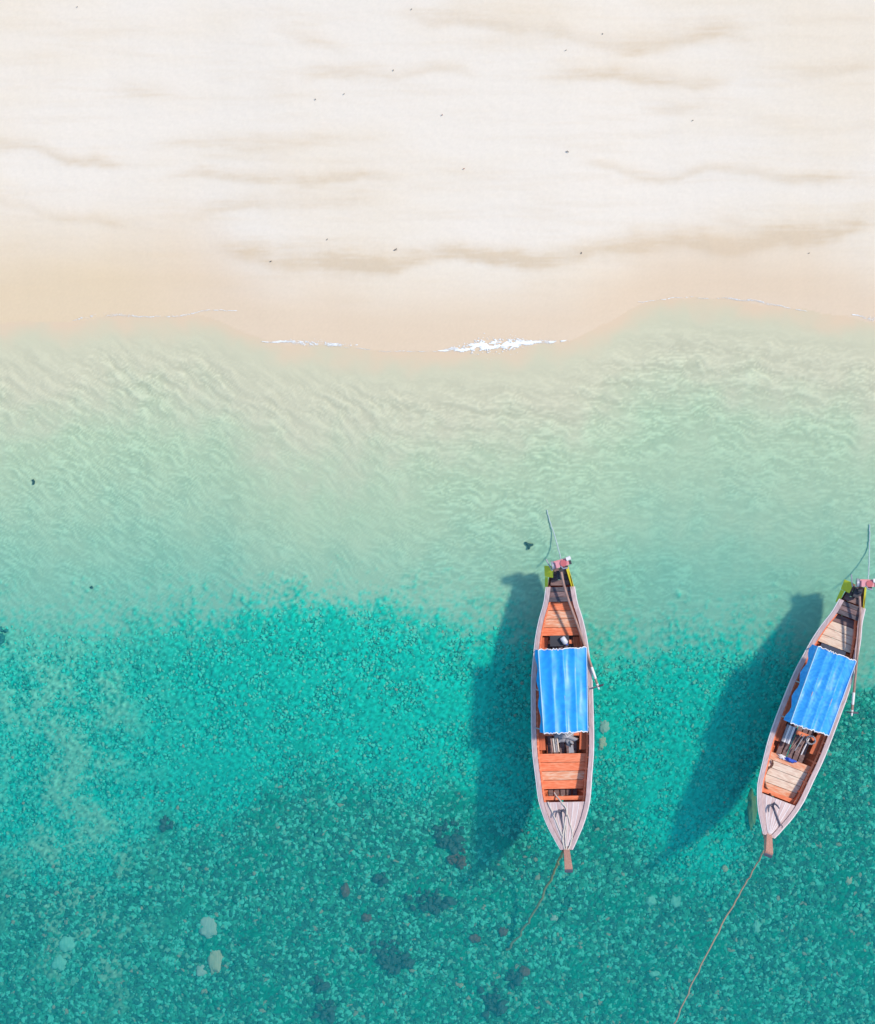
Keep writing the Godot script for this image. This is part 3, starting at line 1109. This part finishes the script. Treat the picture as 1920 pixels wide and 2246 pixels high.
# ------------------------------------------------------------------ rocks, slabs and weed on the sea floor
func stone(called: String, x: float, z: float, w: float, l: float, high: float, m: Material, label: String, category: String, lumps: int, group := ""):
	var at := Vector3(x, ground_height(x, z), z)
	var st := mb()
	var seed_at := x * 3.1 + z * 7.7
	if lumps <= 1:
		lump(st, Vector3.ZERO, Vector3(w / 2, high, l / 2), 0.28, seed_at, 9)
	else:
		for k in lumps + lumps / 2:
			var a := k * 2.4
			var f := sqrt((k + 0.5) / lumps) * (0.85 + 0.9 * fine.get_noise_2d(k * 1.7, seed_at * 0.5))
			var q := Vector3(cos(a) * w / 2 * f, 0.05, sin(a) * l / 2 * f)
			q += Vector3(fine.get_noise_2d(k, seed_at), 0, fine.get_noise_2d(seed_at, k)) * 0.2
			var r := lerpf(0.07, 0.19, fposmod(k * 0.618, 1.0))
			lump(st, q, Vector3(r, r * 0.9, r * 0.85), 0.8, seed_at + k, 5, a)
	var o := put(called, st, m)
	o.position = at
	tag(o, label, category, group)


func build_sea_floor_things():
	stone("rock", -3.485, 14.231, 0.374, 0.544, 0.22, M.rock_brown, "reddish brown rock, leftmost of the brown rocks and tallest in outline", "rock", 1)
	stone("rock", -2.663, 15.29, 0.442, 0.34, 0.20, M.rock_brown, "round reddish brown rock with a pale tail, up and left of the dark coral head", "rock", 1)
	stone("rock", 2.458, 15.796, 0.374, 0.408, 0.20, M.rock_brown, "brown rock left of the straight boat's sunken mooring rope", "rock", 1)
	stone("rock", 1.41, 16.073, 0.408, 0.374, 0.20, M.rock_brown, "brown rock, left one of the close pair under the straight boat's bow", "rock", 1)
	stone("rock", 3.269, 17.326, 0.459, 0.408, 0.22, M.rock_brown, "dark brown rock just beyond the lower end of the sunken mooring rope", "rock", 1)
	stone("coral_head", -1.754, 16.715, 1.394, 1.054, 0.3, M.rock_dark, "big dark coral head below the two reddish rocks", "coral", 26)
	stone("coral_head", -4.184, 18.787, 0.748, 0.612, 0.3, M.rock_dark, "small dark coral head at the bottom edge", "coral", 9)
	stone("coral_head", -4.475, 17.848, 0.442, 0.578, 0.3, M.rock_dark, "small dark coral head above the one at the bottom edge", "coral", 6)
	stone("coral_head", 2.1, 18.456, 0.748, 0.918, 0.3, M.rock_dark, "dark coral head at the bottom, below the dark brown rock", "coral", 12)
	stone("coral_head", 2.839, 17.5, 0.442, 0.408, 0.3, M.rock_dark, "dark coral head touching the dark brown rock", "coral", 6)
	stone("coral_head", -0.258, 14.577, 1.054, 0.748, 0.3, M.rock_dark, "wide dark coral head in open rubble left of the sunken rope", "coral", 16)
	stone("coral_head", 0.428, 12.145, 0.884, 1.19, 0.3, M.rock_dark, "dark coral head against the tip of the straight boat's shadow", "coral", 18)
	stone("coral_head", 0.737, 13.014, 0.646, 0.442, 0.3, M.rock_brown, "brownish coral head just below the shadow's coral head", "coral", 8)
	stone("coral_head", -2.145, 13.76, 0.34, 0.374, 0.3, M.rock_dark, "lone small dark coral head up and right of the tallest reddish rock", "coral", 4)
	stone("coral_head", -16.188, 4.487, 0.374, 0.408, 0.2, M.rock_green, "dark teal coral head at the left edge of the picture", "coral", 5)
	stone("coral_head", -10.201, 11.607, 0.442, 0.374, 0.3, M.rock_dark, "small dark coral head in the turquoise rubble on the left", "coral", 5)
	stone("stone_slab", -8.633, 15.667, 0.782, 0.884, 0.10, M.rock_pale, "pale greenish slab, upper one of the three at lower left", "stone slab", 1)
	stone("stone_slab", -8.364, 16.952, 0.612, 1.054, 0.12, M.rock_sand, "long sandy yellow slab below the upper greenish slab", "stone slab", 1)
	stone("stone_slab", -8.935, 17.336, 0.51, 0.476, 0.10, M.rock_pale, "small pale slab left of the long sandy slab", "stone slab", 1)
	stone("stone_slab", 6.236, 7.992, 0.374, 0.612, 0.10, M.rock_pale, "pale slab right of the straight boat, upper of two touching", "stone slab", 1)
	stone("stone_slab", 6.158, 8.614, 0.374, 0.612, 0.10, M.rock_sand, "sandy slab right of the straight boat, lower of two touching", "stone slab", 1)
	stone("stone_slab", 4.382, 15.311, 0.306, 0.255, 0.10, M.rock_pale, "small pale stone right of the sunken mooring rope", "stone slab", 1)
	stone("stone_slab", 10.824, 13.435, 0.272, 0.255, 0.10, M.rock_sand, "small sandy stone left of the slanting boat's prow", "stone slab", 1)
	stone("stone_slab", 15.494, 13.862, 0.34, 0.374, 0.10, M.rock_sand, "sandy yellow stone near the right edge", "stone slab", 1)
	stone("stone_slab", 8.03, 14.649, 0.442, 0.442, 0.12, M.rock_teal, "pale turquoise slab, left one of the pair between the boats", "stone slab", 1)
	stone("stone_slab", 8.976, 14.668, 0.51, 0.476, 0.12, M.rock_teal, "pale turquoise slab, right one of the pair between the boats", "stone slab", 1)
	stone("stone_slab", 8.198, 17.446, 0.442, 0.272, 0.10, M.rock_teal, "low pale turquoise stone left of the long mooring rope", "stone slab", 1)
	stone("stone_slab", 12.043, 15.639, 0.306, 0.544, 0.10, M.rock_teal, "upright pale turquoise stone right of the long mooring rope", "stone slab", 1)
	stone("stone_slab", -13.97, 16.258, 0.68, 0.748, 0.10, M.rock_teal, "broad pale turquoise slab, uppermost at the far lower left", "stone slab", 1)
	stone("stone_slab", -14.286, 17.023, 0.68, 0.578, 0.10, M.rock_teal, "pale turquoise slab below the broad uppermost one", "stone slab", 1)
	stone("stone_slab", 0.878, 17.863, 0.221, 0.204, 0.10, M.rock_sand, "small bright sandy stone left of the bottom coral head", "stone slab", 1)
	stone("weedy_rock", 11.829, 11.092, 0.374, 1.428, 0.2, M.rock_weedy, "yellow-green weedy rock under the left side of the slanting boat's bow", "rock", 1)
	# weed drifting over the pale sand
	var st := mb()
	for p in [Vector3(-0.14, 0, -0.10), Vector3(0.16, 0, -0.03), Vector3(-0.02, 0, 0.16)]:
		tube(st, curve([Vector3.ZERO, p * 0.5 + Vector3(0.02, 0.03, 0.02), p], 3), [0.06, 0.06, 0.055, 0.05, 0.045, 0.04, 0.025], 6)
	var o := put("seaweed", st, M.weed)
	o.position = Vector3(3.361, 0, 1.21)
	o.position.y = ground_height(o.position.x, o.position.z) + 0.05
	tag(o, "dark three-armed seaweed on pale sand beside the straight boat's stern rope", "seaweed")
	st = mb()
	tube(st, curve([Vector3(-0.03, 0, -0.08), Vector3(0.03, 0.02, 0.0), Vector3(-0.01, 0, 0.09)], 3), 0.04, 6)
	o = put("seaweed", st, M.weed)
	o.position = Vector3(-14.855, 0, -1.107)
	o.position.y = ground_height(o.position.x, o.position.z) + 0.04
	tag(o, "dark scrap of seaweed in the shallows near the left edge", "seaweed")
	st = mb()
	lump(st, Vector3.ZERO, Vector3(0.05, 0.04, 0.05), 0.6, 12.0, 5)
	o = put("pebble", st, M.weed)
	o.position = Vector3(-12.814, 0, 2.786)
	o.position.y = ground_height(o.position.x, o.position.z) + 0.02
	tag(o, "small dark pebble on pale sand above the left turquoise reef", "pebble")


# ------------------------------------------------------------------ foam and litter
func foam_line(label: String, keys: Array, thick: Array, count: int, size: float):     # keys: x, z along the line; thick: x, half width
	var st := mb()
	lump(st, Vector3.ZERO, Vector3.ONE, 0.5, 4.0, 4)
	st.index()
	st.generate_normals()
	var mm := MultiMesh.new()
	mm.transform_format = MultiMesh.TRANSFORM_3D
	mm.mesh = st.commit()
	var spots := []
	for k in count:
		var x := rng.randf_range(keys[0], keys[keys.size() - 2])
		var w := maxf(profile(thick, x), 0.0)
		var tail := 1.0 if rng.randf() < 0.8 else 1.9
		var off := rng.randfn(0.0, 0.42) * w * tail
		var keep := 0.45 + 1.3 * fine.get_noise_2d(x * 0.7, off * 2.0 + size * 40.0)
		if rng.randf() > keep or w < 0.01:
			continue
		var z := profile(keys, x) + off + 0.05 * fine.get_noise_2d(x * 0.5, 3.0)
		var r := size * rng.randf_range(0.35, 1.1) * clampf(w * 5.0, 0.4, 1.0) / tail
		var b := Basis(Vector3.UP, rng.randf_range(-0.4, 0.4)) * Basis.from_scale(Vector3(r * rng.randf_range(1.0, 2.6), r * 0.6, r))
		spots.append(Transform3D(b, Vector3(x, maxf(ground_height(x, z), 0.0) + 0.015, z)))
	mm.instance_count = spots.size()
	for k in spots.size():
		mm.set_instance_transform(k, spots[k])
	var o := MultiMeshInstance3D.new()
	o.name = numbered("foam")
	o.multimesh = mm
	o.material_override = M.foam
	add_child(o)
	tag(o, label, "foam", "foam along the waterline", "stuff")


func build_foam():
	foam_line("thick white foam where a small wave breaks in the middle of the waterline", [0, -5.9, 0.667, -5.966, 1.5, -6.066, 2.333, -6.133, 3.166, -6.183, 4.833, -6.25], [-0.083, 0, 0.417, 0.07, 1.167, 0.17, 2, 0.2, 2.833, 0.19, 3.5, 0.1, 4.833, 0.015], 7000, 0.024)
	foam_line("faint thread of foam at the waterline between the two white foam patches", [-4.333, -6.117, -3, -5.983, -1.833, -5.883, 0, -5.867], [-4.5, 0.01, -3.333, 0.02, -1.833, 0.025, 0.083, 0.02], 900, 0.016)
	foam_line("thin white foam streak left of the thick foam", [-6.418, -6.218, -5.334, -6.234, -4.333, -6.15, -2.916, -6.099], [-6.5, 0.01, -5.667, 0.05, -4.5, 0.1, -3.667, 0.07, -2.833, 0.01], 3000, 0.024)
	foam_line("thin broken foam line on the right-hand swash", [7.333, -7.65, 8.666, -7.833, 10, -7.817, 10.999, -7.783, 11.999, -7.649, 13.5, -7.35], [7.25, 0.01, 10, 0.02, 10.667, 0.05, 11.5, 0.05, 12.333, 0.04, 13.583, 0.01], 2200, 0.020)
	foam_line("faint foam edge on the left-hand swash", [-13.5, -6.984, -12.833, -7.133, -11.833, -7.217, -10.667, -7.15, -9.334, -7.183, -8.497, -7.348, -7.329, -7.378], [-13.583, 0.01, -12.833, 0.05, -12, 0.08, -11, 0.04, -9, 0.03, -7.25, 0.01], 2200, 0.020)
	foam_line("small foam patch at the right edge of the waterline", [15.165, -7.216, 15.665, -7.099, 16.417, -6.95], [15.083, 0.01, 15.667, 0.07, 16.5, 0.09], 900, 0.020)


func scrap(x: float, z: float, l: float, w: float, turn: float, m: Material, label: String, category: String, forked := false):
	var at := Vector3(x, ground_height(x, z) + 0.035, z)
	var st := mb()
	l *= 0.62
	w *= 0.55
	tube(st, curve([Vector3(-l / 2, 0, 0), Vector3(-l * 0.1, 0.02, w * 0.3), Vector3(l / 2, 0, -w * 0.2)], 3), [w * 0.3, w * 0.45, w * 0.5, w * 0.5, w * 0.45, w * 0.35, w * 0.2], 6)
	if forked:
		tube(st, [Vector3(l * 0.05, 0.01, 0), Vector3(l * 0.3, 0.02, l * 0.4)], [w * 0.35, w * 0.15], 5)
	var o := put(category.replace(" ", "_"), st, m)
	o.position = at
	o.rotation.y = turn
	tag(o, label, category)


func build_litter():
	scrap(-1.528, -9.567, 0.20, 0.08, 0.5, M.litter, "largest dark twig, on the main tan swash mark in the middle", "twig", true)
	scrap(-6.068, -9.143, 0.10, 0.07, 0.1, M.litter, "dark twig scrap at the left end of the main swash mark", "twig")
	scrap(-4.019, -9.93, 0.11, 0.05, 0.9, M.litter, "thin twig scrap just above the main swash mark", "twig")
	scrap(5.235, -9.44, 0.12, 0.07, 1.2, M.litter, "dark twig on the right part of the main swash mark", "twig", true)
	scrap(4.719, -13.081, 0.17, 0.06, 2.7, M.litter, "grey forked twig on clean sand right of the middle", "twig", true)
	scrap(0.961, -12.472, 0.09, 0.06, 0.3, M.litter_red, "reddish dry leaf on the clean sand in the middle", "leaf")
	scrap(0.165, -14.399, 0.08, 0.06, 1.0, M.litter_red, "reddish dry leaf higher up the beach than the other", "leaf")
	scrap(13.556, -9.448, 0.09, 0.05, 0.2, M.litter, "small twig near the damp sand at the right", "twig")
	scrap(-1.601, -15.995, 0.09, 0.05, 1.6, M.litter, "small dark twig high on the beach near a tan mark", "twig")
	scrap(-3.387, -15.151, 0.08, 0.05, 0.8, M.litter, "small twig, right one of two on the upper left sand", "twig")
	scrap(-4.429, -14.957, 0.09, 0.05, 2.1, M.litter, "small twig, left one of two on the upper left sand", "twig")
	scrap(4.653, -16.715, 0.09, 0.05, 0.4, M.litter, "small twig below the topmost swash mark", "twig")
	scrap(5.973, -17.308, 0.08, 0.05, 1.4, M.litter, "small twig above the topmost swash mark", "twig")
	scrap(9.277, -14.23, 0.10, 0.05, 0.2, M.litter, "small twig on the upper right sand", "twig")
	scrap(-0.939, -18.168, 0.09, 0.05, 0.9, M.litter, "small twig nearest the top edge of the picture", "twig")
	scrap(-13.026, -18.269, 0.07, 0.05, 0.9, M.litter, "small twig at the upper left corner", "twig")
